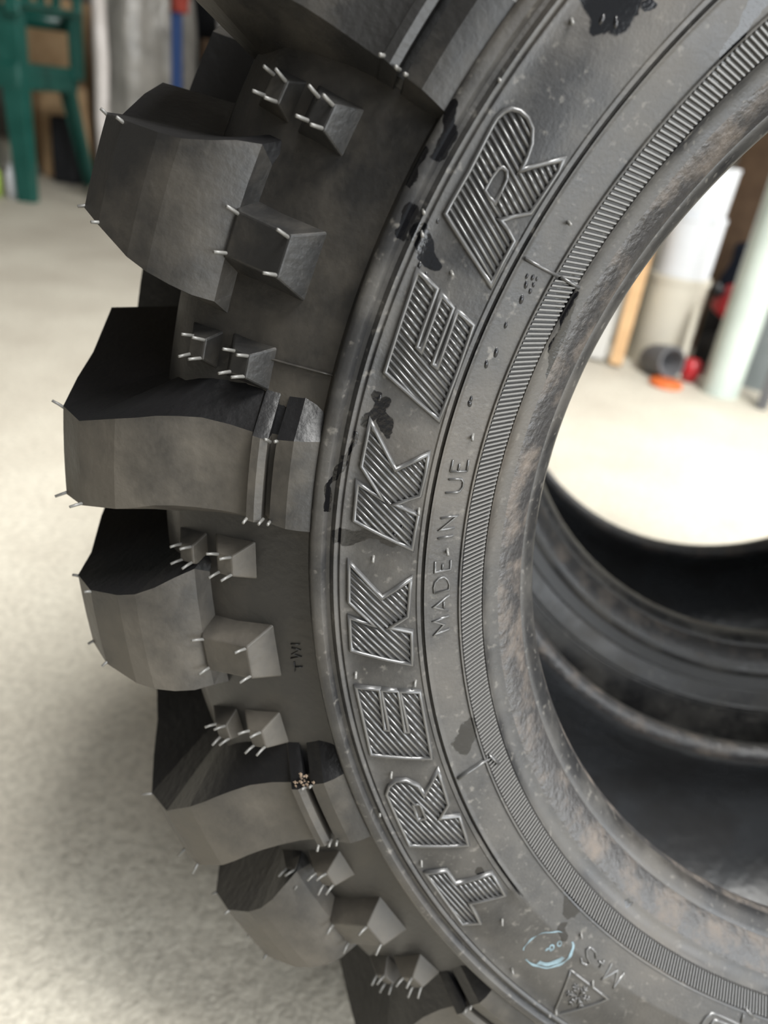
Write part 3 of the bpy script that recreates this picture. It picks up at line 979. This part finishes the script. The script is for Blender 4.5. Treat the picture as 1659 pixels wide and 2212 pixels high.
def bag(name, label, cat, loc, r, h, m_, seed, fold=.10, nf=9, lean=(0, 0), sq=(1, 1)):
    rnd = random.Random(seed)
    ph = [rnd.uniform(0, 6.3) for _ in range(4)]
    def wob(a, z):
        t = z / h
        return fold * (math.sin(nf * a + ph[0] + 1.2 * t) * (.4 + .6 * t) + .6 * math.sin((nf * 2 + 1) * a + ph[1]) * .5 + .5 * math.sin(3 * a + ph[2] + 3 * t))
    prof = []
    for i in range(15):
        t = i / 14
        rr = r * (1.0 - .12 * t - .35 * max(0, t - .8) * 4 * (t - .2) + .10 * math.sin(7 * t + ph[3])) if t < .99 else r * .22
        prof.append((max(rr, r * .15) if t > 0 else r * .85, h * t))
    prof = [(.001, 0)] + prof + [(.001, h * 1.01)]
    b = MB(); b.lathe(prof, 72, wob=wob)
    b.v = [(x * sq[0] + lean[0] * z, y * sq[1] + lean[1] * z, z) for x, y, z in b.v]
    return tag(obj(name, b.mesh(name, m_, smooth=True), None, loc), label, cat)


bag('plastic_sheet_bundle', 'tall bundle of crumpled grey plastic sheeting right of the green chair', 'plastic sheet', (-1.27, 3.72, 0), .21, .95, sheet, 3, .07, 8)
bag('rubble_sack', 'low pale sack lying on the floor right of the green chair', 'sack', (-1.27, 3.30, 0), .09, .09, sackm, 5, .12, 5, sq=(1.0, .8))
bag('rubble_sack', 'lumpy grey sack under the black box behind the green chair', 'sack', (-1.87, 3.66, 0), .08, .13, sackm, 9, .13, 6, sq=(1.3, .8))
# white strap in front of the sheeting
b = MB()
b.tube([(0, 0, .10), (.004, 0, .25), (-.004, .005, .42), (.004, .004, .58), (0, 0, .9)], [.02, .026, .024, .026, .022], 10)
tag(obj('plastic_strip', b.mesh('plastic_strip', strip_m, smooth=True), None, (-1.21, 3.06, -.10)), 'long whitish roll of plastic standing in front of the grey sheeting', 'roll')
b = MB(); b.box((0, 0, .34), (.035, .035, .68)); tag(bevel(obj('blue_post', b.mesh('blue_post', blue_pl), None, (-1.01, 3.30, 0)), .004), 'blue painted post right of the grey plastic sheeting', 'post')
bag('red_cloth', 'crumpled brick red cloth on top of the blue post', 'cloth', (-1.00, 3.30, .68), .035, .08, cloth_m, 11, .15, 5)
crate('wooden_crate', 'brown wooden crate behind the blue post', 'crate', (-.90, 3.66, 0), (.18, .14, .62), wood_d, -.5, .006)
crate('cupboard', 'dark cupboard behind the blue post by the wall', 'cupboard', (-1.06, 3.95, 0), (.26, .12, .95), black_pl, -.59, .01)
b = MB(); b.lathe([(.001, 0), (.11, 0), (.125, .02), (.14, .24), (.146, .25), (.146, .262), (.12, .262), (.001, .255)], 40)
tag(obj('bucket', b.mesh('bucket', white_pl, smooth=True), None, (-.74, 3.35, .622)), 'white plastic bucket standing above the brown crates behind the tyre', 'bucket')
crate('wooden_crate', 'brown wooden crate under the white bucket', 'crate', (-.72, 3.34, 0), (.22, .20, .62), wood_d, -.5, .006)
# bottles at the far left
def bottle(label, loc, r, h, m_, m2):
    t = thing('plastic_bottle', label, 'bottle', loc)
    b = MB(); b.lathe([(.001, 0), (r, 0), (r, h * .68), (r * .8, h * .8), (r * .38, h * .88), (r * .38, h * .93)], 24)
    obj('bottle_body', b.mesh('bottle_body', m_, smooth=True), t)
    b = MB(); b.lathe([(r * .45, h * .90), (r * .45, h), (.001, h)], 20)
    obj('cap', b.mesh('cap', m2, smooth=True), t)
bottle('white plastic bottle on the floor left of the chair leg', (-1.535, 2.99, 0), .018, .12, white_pl, white_pl)
bottle('lime green plastic bottle at the left edge beside the white bottle', (-1.60, 3.0, 0), .02, .11, lime_m, lime_m)

# ---- right hand side, seen through the tyre
b = MB(); b.lathe([(.001, 0), (.042, 0), (.042, 2.5), (.001, 2.5)], 40)
tag(obj('drain_pipe', smooth_by_angle(b.mesh('drain_pipe', pipe_m)), None, (.722, 1.735, 0)), 'thick pale grey green pipe standing upright at the right', 'pipe')
b = MB(); b.box((0, 0, 1.2), (.13, .02, 2.4), Matrix.Rotation(-.5, 3, 'Z')); tag(obj('grey_panel', b.mesh('grey_panel', grey_m), None, (.855, 1.80, 0)), 'flat dark grey panel leaning behind the pale pipe', 'panel')
b = MB(); b.box((0, 0, 1.2), (.022, .03, 2.4), Matrix.Rotation(-.5, 3, 'Z')); tag(bevel(obj('metal_post', b.mesh('metal_post', pot_m), None, (.795, 1.665, 0)), .003), 'thin dark metal post right of the pale pipe', 'post')
b = MB(); b.box((0, 0, 1.0), (.32, .02, 2.0), Matrix.Rotation(-.5, 3, 'Z')); tag(bevel(obj('white_board', b.mesh('white_board', cream_pl), None, (1.02, 1.67, 0)), .003), 'broad cream white board at the right edge beyond the dark post', 'board')


def stack_tub(label, loc, r0, r1, h, m_, name='plastic_drum', cat='drum', lid=True):
    t = thing(name, label, cat, loc)
    b = MB(); b.lathe([(.001, 0), (r0, 0), (r0 * 1.02, .006), (r1, h * .93), (r1 * 1.03, h * .935), (r1 * 1.03, h * .96), (r1, h * .965)], 40)
    obj('drum_body', smooth_by_angle(b.mesh('drum_body', m_)), t)
    b = MB(); b.lathe([(r1 * 1.02, h * .955), (r1 * 1.02, h), (r1 * .9, h), (r1 * .88, h * .985), (.001, h * .985)], 40)
    obj('lid', smooth_by_angle(b.mesh('lid', m_)), t)
    return t


stack_tub('tall cream drum on the floor between the boards and the red tank', (.625, 1.94, 0), .070, .072, .215, cream_pl)
stack_tub('white plastic container in the middle of the drum stack', (.625, 1.94, .215), .064, .066, .135, white_pl)
stack_tub('white plastic container topmost of the drum stack', (.625, 1.94, .35), .058, .062, .105, white_pl)


def plank(label, foot, top, w_, th, m_, rz=-.55, name='wooden_board'):
    f, t_ = Vector(foot), Vector(top)
    d = t_ - f
    L_ = d.length
    b = MB(); b.box((0, 0, L_ / 2), (w_, th, L_))
    o = obj(name, b.mesh(name, m_), None, f)
    o.rotation_euler = (d.to_track_quat('Z', 'Y').to_matrix() @ Matrix.Rotation(rz, 3, 'Z')).to_euler()
    return tag(bevel(o, .002), label, 'board')


plank('narrow pine board leaning left of the cream drum', (.500, 1.83, .006), (.545, 1.99, .62), .030, .018, wood, -.1)
plank('white painted board leaning left of the pine board', (.455, 1.86, .006), (.535, 2.06, .60), .045, .018, white_wood, -.1)
plank('grey board leaning furthest left behind the tyre bead', (.425, 1.90, .006), (.49, 2.14, .60), .030, .018, plaster, -.1)
plank('pale board leaning against the wall behind the drum stack', (.54, 2.10, .006), (.54, 2.26, .62), .16, .018, cream_pl, -.5)
plank('thin beige stick leaning beside the red tank', (.645, 1.80, .004), (.655, 1.85, .17), .013, .012, cream_pl, 0, 'wooden_stick')
plank('broad brown board above the navy bag near the pipe', (.80, 2.11, .006), (.80, 2.16, .75), .10, .02, wood_d, -.5)

# grey pot lying on its side with an orange lid under it
t = thing('clay_pot', 'small dark grey pot lying on its side with open mouth', 'pot', (.600, 1.785, .0))
b = MB(); M1 = Matrix.Rotation(math.radians(78), 3, 'X')
b.lathe([(.001, -.05), (.030, -.05), (.036, -.03), (.038, .02), (.036, .035), (.030, .035), (.024, -.01), (.001, -.03)], 32, Matrix.Rotation(.35, 3, 'Z') @ M1, (0, .02, .038))
obj('pot_body', smooth_by_angle(b.mesh('pot_body', pot_m), 50), t)
b = MB(); b.lathe([(.001, 0), (.036, 0), (.038, .004), (.036, .010), (.030, .012), (.001, .012)], 32)
tag(obj('plastic_dish', b.mesh('plastic_dish', orange_m, smooth=True), None, (.598, 1.735, 0)), 'round orange plastic dish on the floor in front of the grey pot', 'dish')

# red tank and dark bags between the drum stack and the pipe
t = thing('fuel_can', 'red fuel can lying tilted on the black bag by the pipe', 'can', (.785, 1.905, .105))
b = MB(); b.box((0, 0, .045), (.15, .06, .075), Matrix.Rotation(math.radians(32), 3, 'Y'))
bevel(obj('can_body', b.mesh('can_body', red_pl), t), .02, 4)
b = MB(); b.tube([(-.065, 0, .085), (-.085, 0, .10)], .012, 12)
obj('cap', b.mesh('cap', black_pl), t)
bag('refuse_bag', 'black bag on the floor under the red fuel can', 'bag', (.752, 1.90, 0), .050, .10, black_pl, 21, .10, 6, sq=(.9, .9))
bag('navy_bag', 'dark navy bag on the small black box between drums and pipe', 'bag', (.80, 2.01, .182), .045, .12, navy, 23, .10, 5)
crate('storage_box', 'small black box under the navy bag', 'box', (.80, 2.02, 0), (.10, .08, .18), black_pl, -.5, .01)
b = MB(); b.lathe([(.001, -.03), (.018, -.025), (.024, 0), (.018, .025), (.001, .03)], 24)
tag(obj('red_ball', b.mesh('red_ball', red_pl, smooth=True), None, (.668, 1.80, .026)), 'small pinkish red ball on the floor right of the grey pot', 'ball')

# clutter outside the frame that closes the row along the wall
